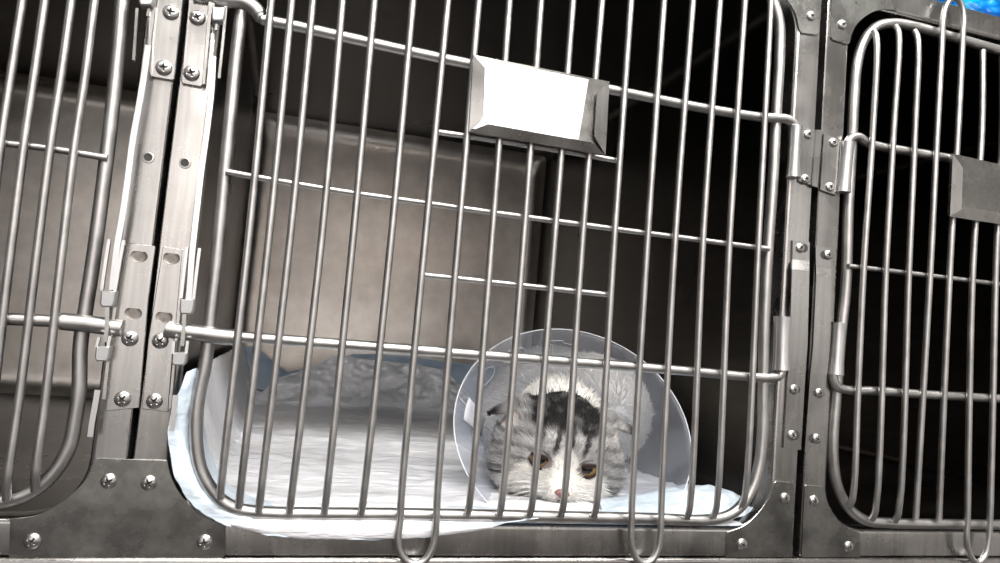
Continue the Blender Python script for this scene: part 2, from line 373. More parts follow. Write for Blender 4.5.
rod('latch_rod', px([(59, 321), (63, 321.4), (68, 322), (85, 323.5), (100, 325.5), (112, 327), (121, 328), (122.5, 328.2)], YT), [.0044, .0050, .0056, .0062]+[.0066]*30+[.0066]*8+[.0060], DL, 18)

# ------------------------------------------------------------------ hinges on the posts
def barrel(name, a, b, r, parent, flare=1.12):
    d = b-a; n = 14; bm = bmesh.new(); pts = [a+d*(k/n) for k in range(n+1)]
    rs = [r*(1+(flare-1)*abs(2*k/n-1)**3) for k in range(n+1)]
    tube(bm, pts, rs, 22, 0); return sub(obj(name, bm, M['bright'], None, 50), parent)
HY = -.0028
def hinge_leaf(poly, parent, Y=HY, th=.0026): return part_prism('hinge', poly, Y, th, M['frame'], parent, bev=.0006)
h = hinge_leaf([(801, 127.5), (822.3, 130.5), (817.8, 187.5), (799, 181.5)], T_C); barrel('barrel', A(795.8, 126.5, YT), A(793, 177.5, YT), .0062, h); screw(808, 134.5, HY, h, .0050); screw(805.5, 179, HY, h, .0050)
part_prism('fold', [(816, 129.6), (822.3, 130.5), (817.8, 187.5), (812, 186)], HY-.0016, .0020, M['frame'], h)
h = hinge_leaf([(824, 134), (840, 139), (836.3, 195.5), (820.2, 190)], T_R); barrel('barrel', A(847.5, 142.5, YT), A(843.3, 192.5, YT), .0064, h); screw(833.3, 142.5, HY, h, .0050); screw(829.8, 187, HY, h, .0050)
def long_hinge(segs, scr, bar, parent, r):
    # strip that steps forward between two screwed tabs
    (tl, tr), (bl, br), (ml, mr), (nl, nr), (el, er), (fl, fr) = segs
    bm = bmesh.new(); Ys = [HY, HY, HY-.0045, HY-.0030, HY-.0002, HY]
    rows = []
    for (l, r_), Y in zip(segs, Ys):
        a, b = A(*l, Y), A(*r_, Y); rows.append([a, b, b+Vector((0, .0022, 0)), a+Vector((0, .0022, 0))])
    loft(bm, rows, True, True); h = obj('hinge', bm, M['frame'], None, 20); sub(h, parent)
    barrel('barrel', A(*bar[0], YT), A(*bar[1], YT), r, h)
    bm = bmesh.new(); a, b = bar[0][1], bar[1][1]
    for s in scr:
        c = A(s[0]+s[2], s[1], HY-.0001); bm2 = bmesh.new()
        loft(bm2, [[c+Vector((.0044*q*math.cos(t), (0 if q == 1 else -.0001), .0044*q*math.sin(t))) for t in (2*PI*k/24 for k in range(24))] for q in (1, .5)], cap1=True)
        sub(obj('slot', bm2, M['shade_grime'], None, 30, label='dark disc painted in for the shaded end of the screw slot'), h); screw(s[0], s[1], HY-.0002, h, .0050)
    bm.free(); return h
long_hinge([((793, 240.3), (809.7, 242)), ((792.6, 259.5), (809.4, 261)), ((792, 269), (809.4, 271)), ((789.9, 345), (807.6, 345)), ((787.9, 376), (805.3, 377)), ((783.8, 448), (801, 450))],
           [(800.3, 248, 4), (794, 389.4, 4), (792, 435.2, 4)], ((782.5, 316.5), (781, 370)), T_C, .0078)
long_hinge([((815.7, 246), (831.5, 248)), ((816, 266), (831.3, 268)), ((816.4, 276), (831.3, 278)), ((813.3, 345), (829.8, 347)), ((810, 378), (826.5, 380)), ((804.8, 452), (820, 453.5))],
           [(828, 255, -4), (819.2, 393, -4), (816.4, 438.7, -4)], ((838.5, 323), (835, 374.5)), T_R, .0076)
# ------------------------------------------------------------------ latches (mirror pair on the two left-hand posts)
def latch(parent, up_pl, up_scr, up_fl, lo_pl, lo_scr, lo_fl, lo_holes, strip, fork, blk1, tongue, blk2, prong, tab, upblk, upstrip):
    la = part_prism('latch', lo_pl, -.0026, .0026, M['frame'], parent, bev=.0006)
    part_prism('upper_bracket', up_pl, -.0032, .0032, M['frame'], la, bev=.0008)
    for f in (up_fl, lo_fl): part_prism('flange', f, -.0075, .0070, M['frame'], la, bev=.0006)
    for s in up_scr: screw(*s, -.0032, la, .0062)
    for s in lo_scr: screw(*s, -.0026, la, .0060)
    for x, y in lo_holes:
        c = A(x, y, -.0027); rx, rz = .0062, .0050; bm = bmesh.new()
        loft(bm, [[c+Vector((rx*q*math.cos(t), dy, rz*q*min(.72, max(-1, math.sin(t))))) for t in (2*PI*k/30 for k in range(30))] for q, dy in ((1.0, 0), (.97, -.0004), (.90, -.0002), (.5, -.00022))], cap1=True)
        sub(obj('knockout', bm, M['knockout_shade'], None, 30), la)
    a = rod_strip('spring_strip', strip, -.012, .0021, .0012, la)
    for f in fork: rod_strip('fork_prong', f, -.0135, .0011, .0030, la, 'bright')
    for b in (blk1, blk2, upblk):
        x, y, w, h_, sk = b
        bm = bmesh.new(); prism(bm, px([(x-w/2+sk, y-h_/2), (x+w/2+sk, y-h_/2), (x+w/2, y+h_*.25), (x+w/2-2.2, y+h_/2), (x-w/2+1.8, y+h_/2), (x-w/2, y+h_*.25)], -.0145), .009, .0012); sub(obj('clip_block', bm, M['clip'], None, 30), la)
    for t_ in (tongue,): rod_strip('tongue', t_, -.0130, .0014, .0024, la, 'frame2')
    for f in prong: rod_strip('fork_prong', f, -.0135, .0010, .0030, la, 'bright')
    rod_strip('lower_tab', tab, -.0115, .0019, .0012, la, 'bright')
    for u in upstrip: rod_strip('guide_strip', u, -.0105, .0010, .0030, la, 'frame2')
    return la
def rod_strip(name, pts, Y, hw, th, parent, mat='bright'):
    P_ = catmull(px(pts, Y), 5); bm = bmesh.new(); rows = []
    for i, p in enumerate(P_):
        t = (P_[min(i+1, len(P_)-1)]-P_[max(i-1, 0)]).normalized(); n = Vector((t.z, 0, -t.x))
        taper = 1
        rows.append([p+n*hw*taper, p-n*hw*taper, p-n*hw*taper+Vector((0, th, 0)), p+n*hw*taper+Vector((0, th, 0))])
    loft(bm, rows, True, True)
    es = [e for e in bm.edges if len(e.link_faces) == 2 and e.calc_face_angle(0) > 1.0]
    bmesh.ops.bevel(bm, geom=es, offset=.0003, segments=1, affect='EDGES')
    return sub(obj(name, bm, M[mat], None, 30), parent)
latch(T_L,
      [(158, -6), (183.5, -3), (174.5, 79), (172.5, 80.5), (152, 77), (149, 72), (150, 40)], [(171, 12.5), (164, 68)], [(148.5, 9), (156, 6), (152, 40), (151, 75), (147, 70)],
      [(127.5, 243), (155.5, 246), (148.5, 300), (139, 408), (106, 411), (112, 340), (119, 285)], [(130, 338.5), (122.7, 399)], [(121, 243), (127.5, 244), (118.5, 300), (112.5, 340), (106, 400), (101, 400), (108, 340)],
      [(139, 256), (133.3, 313)], [(148, 45), (144, 75), (138, 110), (132.5, 141), (127.5, 180), (122.5, 215), (117.5, 243), (114, 270), (112, 290)],
      [[(109, 239), (105.5, 262), (101.5, 290)], [(123.5, 240), (119, 265), (114.5, 292)]], (107, 299, 15, 16, 1.5),
      [(107.5, 306), (107, 316), (106.5, 330), (105, 342)], (101.5, 354, 14.5, 15, 1.5), [[(99, 337), (96, 348)], [(110, 336), (107.5, 348)]],
      [(97.5, 390), (95, 405), (91.5, 425), (90, 437)], (146, -2, 15, 14, 1.5), [[(137, 8), (135.5, 30), (133.5, 60)], [(149, 8), (147.5, 16)]])
latch(T_C,
      [(189, -4), (212, 2), (209, 40), (203.5, 84), (201, 87), (182, 83.5), (181, 80)], [(197.5, 18), (191.5, 73.5)], [(208.5, -2), (213, -1), (209.5, 45), (205.5, 84), (202, 85)],
      [(163, 246.5), (184, 249.5), (179.5, 300), (173, 350), (168, 412), (141.5, 409), (148, 340), (156, 290)], [(160.3, 341), (154.5, 401)], [(182, 249), (186, 250), (182.5, 300), (177, 350), (171.5, 408), (168, 410), (173, 350)],
      [(171.5, 258), (164, 317)], [(213.3, 56), (211.5, 90), (207, 130), (201.5, 170), (197.5, 205), (194, 235), (191.5, 260), (189.5, 290), (188.5, 300)],
      [[(187, 247), (184, 272), (181, 298)], [(199.5, 248), (196.5, 272), (193.5, 299)]], (186.3, 306.5, 14.5, 15, 1.2),
      [(184.5, 312), (184, 322), (183, 336), (182, 346)], (178.5, 359, 14.5, 13, 1.2), [[(173.8, 341), (172.8, 354)], [(187.5, 341), (186, 354)]],
      [(175.5, 395), (174.5, 405), (173, 420), (171.5, 431)], (218, 13.5, 13.5, 14, 1), [[(213.5, 3), (212.5, 14)], [(226, 6), (223, 40), (219, 78)], [(216.5, 20), (216, 30)]])

# ------------------------------------------------------------------ card holders and card
def lerp2(a, b, t): return (a[0]+(b[0]-a[0])*t, a[1]+(b[1]-a[1])*t)
def holder(TL, TR, BR, BL, lipL, lipB, lipR, label, group=None):
    y0 = YB-.0036
    base = A(*lerp2(BL, BR, .5), y0)
    t = thing('card_holder', base, label, 'card holder', group)
    bm = bmesh.new(); prism(bm, px([TL, TR, BR, BL], y0-.001), .001, .0002); sub(obj('back_plate', bm, M['frame2'], None, 30), t)
    def lip(a, b, c, d, yo, yi):
        bm = bmesh.new()
        f = [A(*a, yo), A(*b, yo), A(*c, yi), A(*d, yi)]
        g = [p+Vector((0, .0008, 0)) for p in f]
        loft(bm, [f, g], True, True)
        # rolled outer wall back to the plate
        o = A(*a, yo), A(*b, yo); w = [o[0], o[1], Vector((o[1].x, y0, o[1].z)), Vector((o[0].x, y0, o[0].z))]
        n = Vector((0, 0, .0006)); loft(bm, [w, [p+n for p in w]], True, True)
        sub(obj('lip', bm, M['frame'], None, 15), t)
    for l in (lipL, lipB, lipR): 
        if l: lip(*l, y0-.0035, y0-.0065)
    return t
TLc, TRc, BRc, BLc = (473.5, 54.5), (609.5, 81.5), (605.5, 155), (469, 131)
holder(TLc, TRc, BRc, BLc,
       (BLc, TLc, (485, 68), (483.5, 116)), ((605.5, 155), (469, 131.5), (488, 124), (592, 142.5)), (TRc, BRc, (594.5, 136), (597, 92.5)),
       'steel card holder with slanted lips holding a blank white card on the middle cage door')
bm = bmesh.new(); prism(bm, px([(474.5, 57), (588.5, 79.5), (578.5, 139.5), (470.5, 128.5)], YB-.0036-.0028), .0005, .0001)
tag(obj('paper_card', bm, M['card'], None, None), 'blank white paper card tucked into the card holder on the middle cage door', 'card')
Rw = A(953.5, 154, YB); 
holder((953, 153.5), (1082, 183), (1078, 236), (950, 216.5),
       ((950, 216.5), (953, 153.5), (963, 168), (961.5, 209)), ((1078, 236), (950, 216.5), (965, 207.5), (1068, 222)), ((1082, 183), (1078, 236), (1068, 222), (1071, 194)),
       'empty grey steel card holder with no card hanging on the right cage door')

# ------------------------------------------------------------------ steel cabinet that carries the cages
bm = bmesh.new(); x0, x1 = X_L1-W, X_R0+W
tcab = thing('base_cabinet', ((x0+x1)/2, DEP/2, 0), 'steel base unit under the row of cages, its lip along the bottom', 'cabinet')
bbox(bm, x0, x1, .004, DEP+.01, .06, Z_BOT-.004, .003); obj('body', bm, M['frame'], tcab)
bm = bmesh.new(); bbox(bm, x0, x1, -.004, .03, Z_BOT-.016, Z_BOT-.0012, .0025, 3); obj('top_lip', bm, M['frame'], tcab)
bm = bmesh.new(); bbox(bm, x0+.03, x1-.03, .05, DEP-.03, 0, .062, .002); obj('plinth', bm, M['dark'], tcab)
bm = bmesh.new(); bbox(bm, x0, x1, .03, DEP+.01, Z_BOT-.006, Z_BOT-.0005, .001); obj('top_sheet', bm, M['frame'], tcab)

exec_parts = []
# ------------------------------------------------------------------ bedding
def fbm(p, o=4):
    s = 0; a = 1; f = 1
    for _ in range(o): s += a*noise.noise(p*f); a *= .5; f *= 2.03
    return s
def ridged(p, o=3):
    s = 0; a = 1; f = 1
    for _ in range(o): s += a*(1-2*abs(noise.noise(p*f))); a *= .5; f *= 2.1
    return s
def lin(tab, x):
    if x <= tab[0][0]: return tab[0][1]
    for (a, b), (c, d) in zip(tab, tab[1:]):
        if x <= c: return b+(d-b)*(x-a)/(c-a)
    return tab[-1][1]
ZF = Z_SILL-.008                       # steel floor inside
XIL, XIR = X_C0+.006, X_C1-.006
def sheet_mat(name, c0, c1, rough, sc, strength, trans=0.0):
    m, nt, b = new_mat(name); v = mapped(nt, (1, 1, 1)); n = noise_n(nt, v, sc, 5, .6)
    L(nt, ramp(nt, n, [(0.3, c0), (0.7, c1)]), b.inputs['Base Color']); b.inputs['Roughness'].default_value = rough
    b.inputs['Sheen Weight'].default_value = .1
    v2 = mapped(nt, (.25, 1.6, 1)); n2 = noise_n(nt, v2, 70, 4, .6)
    bp = nt.nodes.new('ShaderNodeBump'); bp.inputs['Strength'].default_value = strength; bp.inputs['Distance'].default_value = .004
    L(nt, n2, bp.inputs['Height']); L(nt, bp.outputs[0], b.inputs['Normal']); return m
M['pad'] = sheet_mat('white_plastic_pad', (.70, .71, .74), (.80, .81, .83), .36, 14, .8)
M['padblue'] = sheet_mat('blue_pad_backing', (.30, .38, .49), (.38, .47, .58), .5, 14, .3)
M['padpale'] = sheet_mat('pale_blue_film', (.46, .54, .62), (.60, .67, .72), .35, 12, .5)
def edge_world(outline, Y):            # pixel outline of a sheet's upper edge -> (x, z) table at depth Y
    return [(A(x, y, Y).x, A(x, y, Y).z) for x, y in outline]
def pad(name, xa, xb, nx, v0, flap, climb_tab, ywall, base, amp, mat, seed, thick=.0012, sideclimb=None):
    "cloth running from a front flap over the sill, along the floor and up the back wall"
    bm = bmesh.new(); nf, nm, nb = 10, 190, 46; grid = []
    for i in range(nx+1):
        x = xa+(xb-xa)*i/nx; row = []
        fl = flap(x); zt = lin(climb_tab, x)
        for j in range(nf+nm+nb+1):
            if j < nf:
                t = 1-j/nf; dz = fl*t; y = -.0035-.002*math.sin(t*3); z = Z_SILL+.0005-dz
                if fl < .003: y = .006+.004*(1-t); z = Z_SILL+.0015
                k = .2
            elif j <= nf+nm:
                t = (j-nf)/nm; y = -.001+(ywall+.001)*t
                z = base+(Z_SILL+.0015-base)*math.exp(-(max(y, 0)/.020)**2); k = min(1, .2+y/.05)
            else:
                t = (j-nf-nm)/nb; y = ywall+.006*math.sin(t*3); z = base+(zt-base)*t; k = 1+.9*t
            xs = x; e_ = max(0, min(1, (.065-y)/.045)); lo_, hi_ = X_C0+POSTL+.014, X_C1-POSTR-.030
            x_ = min(max(x, lo_), hi_); xs = x+(x_-x)*e_
            p = Vector((xs, y, z)); q = Vector((x*1.0, y*2.0, z*1.5+seed))
            # long folds across the floor, soft mounds, and a few sharp crumples
            d = .45*fbm(q*9, 4)+.35*ridged(Vector((x*7, y*26, z*12+seed)), 3)+.30*max(0, ridged(q*14, 2)-.3)
            if j <= nf+nm: n = Vector((0, 0, 1))
            else: n = Vector((0, -1, .1))
            if j > nf+nm:
                n = Vector((0, -1, .05)); d = .5*d+.9+1.5*ridged(Vector((x*13+z*9, z*16-x*5, seed+4)), 3)*min(1, 4*t)+.8*fbm(q*22, 3)
            d *= amp*k
            if sideclimb: d *= 1-.75*max(0, min(1, (xa+sideclimb[0]-x)/sideclimb[0]))
            if j >= nf: d = max(d, -.002)
            fillet = 0
            yb = ywall-y
            if j <= nf+nm and yb < .05: z_add = (.05-yb)**2/.10; p.z += z_add
            if j > nf+nm: p.y -= .012*(1-t)**2
            if sideclimb: 
                u = xa+.0-x; e = max(0, (xa+sideclimb[0]-x)/sideclimb[0])
                if e > 0 and j >= nf and j <= nf+nm:
                    hh = sideclimb[1](y); p.z += hh*e*e*(1.3-.3*e); p.x += e*.004
            row.append(bm.verts.new(p+n*d))
        grid.append(row)
    for i in range(nx):
        for j in range(len(grid[0])-1): bm.faces.new((grid[i][j], grid[i+1][j], grid[i+1][j+1], grid[i][j+1]))
    o = obj(name, bm, mat, None, 180)
    s = o.modifiers.new('thickness', 'SOLIDIFY'); s.thickness = thick; s.offset = 0
    return o
flz = [(200, 500), (230, 527), (262, 536), (300, 541), (400, 541.5), (450, 536), (500, 528), (545, 520), (560, 519)]
ftab = [(A(x, y, -.004).x, Z_SILL-A(x, y, -.004).z) for x, y in flz]
def flap(x): return max(0, lin(ftab, x)) if x < A(555, 520).x else 0
YW = .815
white_top = [(165, 390), (210, 395), (240, 372), (262, 392), (277, 378), (304, 369), (337, 355), (370, 360), (418, 365), (440, 370), (462, 392), (478, 408), (520, 425), (600, 436), (700, 436)]
ZB = ZF+.0085
w_obj = pad('pet_pad', XIL+.010, min(A(655, 440, .45).x, XIR-.03), 170, 0, flap, edge_world(white_top, YW), YW, ZB, .0088, M['pad'], 3.1, sideclimb=(.045, lambda y: min(.105, .05+.25*y)))
tag(w_obj, 'crumpled white absorbent pad spread over the floor of the middle cage and up its back', 'bedding')
blue_top = [(165, 385), (205, 372), (226, 352), (238, 346), (256, 347), (272, 360), (288, 372), (330, 362), (352, 354), (380, 354), (418, 357), (440, 361), (470, 364), (500, 366), (520, 395), (560, 425), (640, 436), (760, 436)]
b_obj = pad('underpad', XIL+.006, XIR-.02, 150, 0, lambda x: 0, edge_world(blue_top, .858), .853, ZF+.0028, .0012, M['padblue'], 8.4)
tag(b_obj, 'blue backed underpad peeking out behind the white pad at the back wall', 'underpad')
# pale blue film bunched up in the two front corners
def crumple(name, pts, thick, amp, label, seed, nx=60, ny=26, cat='pad cover'):
    "pts: rows of control points (front to back); bilinear sheet with sharp crumples"
    bm = bmesh.new(); G = []
    rows = [catmull(r, 8) for r in pts]; m_ = min(len(r) for r in rows)
    cols = [catmull([rows[j][i*(len(rows[j])-1)//(m_-1)] for j in range(len(rows))], 8) for i in range(m_)]
    for i, c in enumerate(cols):
        r = []
        for j, p in enumerate(c):
            q = p*38+Vector((seed, 0, 0)); d = Vector((fbm(q, 3), fbm(q+Vector((9, 2, 4)), 3), ridged(q+Vector((3, 8, 1)), 3)))*amp
            r.append(bm.verts.new(p+d))
        G.append(r)
    for a, b in zip(G, G[1:]):
        for j in range(len(a)-1): bm.faces.new((a[j], b[j], b[j+1], a[j+1]))
    o = obj(name, bm, M['padpale'], None, 180); s = o.modifiers.new('thickness', 'SOLIDIFY'); s.thickness = thick
    ss = o.modifiers.new('sub', 'SUBSURF'); ss.levels = 1; ss.render_levels = 1
    return tag(o, label, cat)
crumple('plastic_film', [
    px([(186, 375), (175, 402), (169, 430), (169, 458), (177, 486), (192, 508), (216, 525), (250, 533), (300, 541), (360, 542), (420, 540), (480, 531), (545, 520)], -.0040),
    px([(192, 372), (185, 400), (180, 428), (182, 455), (190, 480), (203, 499), (223, 514), (256, 524), (300, 528), (360, 529), (420, 529), (480, 526), (545, 519)], -.0030),
    px([(200, 368), (195, 398), (192, 428), (194, 452), (202, 475), (214, 493), (232, 507), (262, 516), (300, 518.5), (360, 519), (420, 520), (480, 521), (545, 518.5)], .010),
    px([(212, 362), (207, 395), (205, 425), (209, 448), (216, 468), (228, 485), (246, 497), (272, 503), (305, 505), (360, 506), (420, 507), (480, 509), (545, 511)], .045)],
    .0006, .0022, 'pale blue plastic edge of the pad hanging over the front sill of the middle cage', 2.0)
crumple('plastic_film', [
    px([(600, 520), (640, 521), (680, 522), (715, 522), (745, 520), (752, 512)], .012),
    px([(600, 512), (640, 509), (680, 502), (705, 499), (728, 497), (742, 503)], .030),
    px([(600, 504), (640, 498), (680, 488), (700, 489), (716, 488), (735, 497)], .060),
    px([(605, 500), (640, 497), (680, 494), (700, 495), (716, 496), (733, 503)], .100)],
    .0006, .0035, 'small bunch of pale blue plastic film in the front right corner beside the cone', 5.0)

# ------------------------------------------------------------------ blue bag on top of the right cage
m_, nt, b = new_mat('blue_plastic_bag'); v = mapped(nt, (1, 1, 1)); n = noise_n(nt, v, 11, 3)
L(nt, ramp(nt, n, [(0.42, (.0, .09, .62)), (0.55, (.0, .32, .85)), (.62, (.0, .62, .85))]), b.inputs['Base Color']); b.inputs['Roughness'].default_value = .25
bm = bmesh.new(); bmesh.ops.create_icosphere(bm, subdivisions=6, radius=1)
bc = Vector((A(985, 0, .12).x+.018, .118, Z_TOP+.07))
for v in bm.verts:
    p = v.co.copy(); q = p*2.2+Vector((4, 1, 7))
    r = 1+.10*fbm(q, 4)+.07*ridged(q*1.8, 3)
    w_ = Vector((p.x*.155*r, p.y*.11*r, p.z*.075*r)); v.co = bc+w_; v.co.z = max(v.co.z, Z_TOP+.0012)
tag(obj('plastic_bag', bm, m_, None, 180), 'blue plastic bag lying on top of the right cage', 'bag')

# ------------------------------------------------------------------ cat
HC = A(556.5, 448.5, .108)                     # head centre
HR = (Matrix.Rotation(math.radians(-10), 3, 'Z') @ Matrix.Rotation(math.radians(7), 3, 'Y') @ Matrix.Rotation(math.radians(6), 3, 'X'))
HI = HR.inverted()
RX, RY, RZ = .0645, .057, .054
def g(n, c, s): 
    c = Vector(c).normalized(); return math.exp(-(n-c).length_squared/(s*s))
def head_r(n):
    s = 1.0/math.sqrt((n.x/RX)**2+(n.y/RY)**2+(n.z/RZ)**2)
    for sx in (-1, 1):
        s += .011*g(n, (sx*.85, -.30, -.42), .42)+.0035*g(n, (sx*.75, -.5, -.1), .3)
        s += .0085*g(n, (sx*.16, -.93, -.50), .20)-.0042*g(n, (sx*.40, -.92, -.03), .17)+.003*g(n, (sx*.40, -.85, .25), .22)
    s += .0075*g(n, (0, -1, -.34), .20)+.006*g(n, (0, -.85, -.78), .25)-.002*g(n, (0, -1, .02), .16)
    return s
def hw(p): return HC+HR @ Vector(p)        # head space -> world
ico = bmesh.new(); bmesh.ops.create_icosphere(ico, subdivisions=5, radius=1)
for v in ico.verts:
    n = v.co.normalized(); v.co = hw(n*head_r(n))
def blob(bm, c, r, rot=0, sub_=4):
    x = bmesh.ops.create_icosphere(bm, subdivisions=sub_, radius=1)
    R_ = Matrix.Rotation(math.radians(rot), 3, 'Z')
    for v in x['verts']: v.co = Vector(c)+R_ @ Vector((v.co.x*r[0], v.co.y*r[1], v.co.z*r[2]))
ZP = ZF+.012
bx = A(583, 430, .30).x
blob(ico, (HC.x+.012, .155, HC.z-.012), (.048, .06, .045))
blob(ico, (HC.x+.03, .215, ZP+.062), (.062, .08, .062))
blob(ico, (bx, .30, ZP+.072), (.078, .11, .072))
blob(ico, (bx-.012, .40, ZP+.074), (.080, .11, .075), 10)
for s in (-1, 1):
    blob(ico, (bx-.012+s*.052, .41, ZP+.05), (.045, .085, .052), 0)
    blob(ico, (HC.x+.03+s*.05, .20, ZP+.03), (.026, .05, .030), 0)
    blob(ico, (HC.x+.03+s*.052, .155, ZP+.013), (.018, .03, .014), 0, 3)
x = bx+.10
for k in range(8):                        # tail curled along the right side
    t = k/13; blob(ico, (bx+.03+.085*math.sin(t*2.0), .49-.22*t, ZP+.02), (.016-.005*t, .022, .017-.005*t), 0, 3)
# ears, pressed out sideways
EARZ = {-1: .020, 1: .030}
def ear(bm, s):
    base = Vector((s*.036, .006, .038)); tip = Vector((s*.080, -.004, EARZ[s]))
    rows = []
    for i in range(9):
        t = i/8; c = base.lerp(tip, t)+Vector((0, 0, .004*math.sin(t*PI))); w_ = .022*(1-t)**.75+.003; th = .005*(1-t)+.0026
        rows.append([hw(c+Vector((0, w_*math.cos(a), th*math.sin(a)-.0016*math.cos(2*a)))) for a in (2*PI*k/14 for k in range(14))])
    loft(bm, rows, True, True)
ear(ico, -1); ear(ico, 1)
for v in ico.verts: v.co.x = min(v.co.x, XIR-.022); v.co.z = max(v.co.z, ZP-.004)
bmesh.ops.recalc_face_normals(ico, faces=ico.faces)
me = bpy.data.meshes.new('cat_raw'); ico.to_mesh(me); ico.free()
tmp = bpy.data.objects.new('cat_raw', me); C.objects.link(tmp)
rm = tmp.modifiers.new('r', 'REMESH'); rm.mode = 'VOXEL'; rm.voxel_size = .0022
sm = tmp.modifiers.new('s', 'SMOOTH'); sm.factor = .5; sm.iterations = 3
dg = bpy.context.evaluated_depsgraph_get(); dg.update()
me2 = bpy.data.meshes.new_from_object(tmp.evaluated_get(dg)); bpy.data.objects.remove(tmp)
WHT = Vector((.86, .84, .80)); GRY = Vector((.34, .335, .33)); LGR = Vector((.56, .555, .55)); DRK = Vector((.016, .015, .015)); PNK = Vector((.62, .36, .34))
def sst(a, b, x): t = max(0, min(1, (x-a)/(b-a))); return t*t*(3-2*t)
EYES = {-1: (-.0243, -.003), 1: (.0243, -.003)}
def coat(p, jitter=0):
    "fur colour at world point p"
    h = HI @ (p-HC); c = WHT.copy()
    if h.length > .092 or h.y > .058: return c, False
    ax = abs(h.x); z = h.z; front = h.y < .02
    nz = .5+.5*noise.noise(h*95+Vector((3, 3, 3))); n2 = noise.noise(h*42+Vector((1, 7, 2)))
    # grey mask: above the eyes and out to the cheeks, parted by a white blaze
    blaze = .017*sst(.022, -.008, z)+.0025*n2
    if h.y > -.02: blaze *= max(0, 1-(h.y+.02)/.015)
    blaze -= .001+.006*sst(.012, .022, z)
    mask = 1-sst(blaze+.004, blaze-.001, ax)
    low = -.008-1.3*max(0, ax-.038)         # lower limit drops towards the cheeks
    mask *= sst(low-.004, low+.004, z+.003*n2)
    grey = LGR.lerp(GRY, nz)
    dark = sst(.022, .032, z+.006*n2)*sst(.044, .033, ax+.006*n2)             # dark crown
    st = .5+.5*math.sin(h.x*430+4*noise.noise(Vector((h.x*20, z*30, 5))))    # forehead stripes
    dark = max(dark*(.86+.4*sst(.3, .6, nz+.2*n2)), sst(.62, .85, st)*sst(.004, .012, z)*sst(.032, .024, ax)*.92)
    if ax > .030: dark = max(dark, .85*sst(.0022, .0, abs(z+.010+.55*(ax-.036)+.004)-.0005)*(1 if h.y < .02 else 0))
    if ax > .030: dark = max(dark, .55*sst(.6, .9, .5+.5*math.sin(z*520+h.x*120*(1 if h.x > 0 else -1)+2*n2)))
    col = grey.lerp(DRK, min(1, dark)); c = WHT.lerp(col, max(0, min(1, mask)))
    # ears: grey outside with a thin dark rim, pinkish white below
    zc = .038+(EARZ[1 if h.x > 0 else -1]-.038)*(ax-.036)/.044
    if ax > .050 and abs(z-zc) < .013 and h.y > -.03:
        c = GRY.lerp(DRK, sst(.060, .074, ax)) if z > zc+.0005 else Vector((.78, .70, .66))
    d = math.hypot(h.x, (z+.0255)*1.2)
    if h.y < -.04 and d < .0065 and False: c = PNK
    for s, (ex, ez) in EYES.items():          # pale pinkish rim under the eyes
        r_ = math.hypot((h.x-ex)/1.35, h.z-ez)
        if h.y < 0 and r_ < .0092: c = c.lerp(Vector((.10, .07, .06)), .8)
    return c, True
ca = me2.color_attributes.new('coat', 'FLOAT_COLOR', 'POINT')
for i, v in enumerate(me2.vertices):
    c, _ = coat(v.co); ca.data[i].color = (*c, 1)
for p in me2.polygons: p.use_smooth = True
def fur_mat(name, rough=.75, dim=1.0):
    m_, nt, b = new_mat(name); at = nt.nodes.new('ShaderNodeAttribute'); at.attribute_name = 'coat'
    L(nt, at.outputs['Color'], b.inputs['Base Color']); b.inputs['Roughness'].default_value = rough
    b.inputs['Sheen Weight'].default_value = .04; b.inputs['Specular IOR Level'].default_value = .12; return m_
M['coat'] = fur_mat('short_coat'); me2.materials.append(M['coat']); me2.name = 'cat'
cat = bpy.data.objects.new('cat', me2); C.objects.link(cat)
tag(cat, 'grey tabby and white cat with folded back ears lying behind the bars and looking out', 'cat')
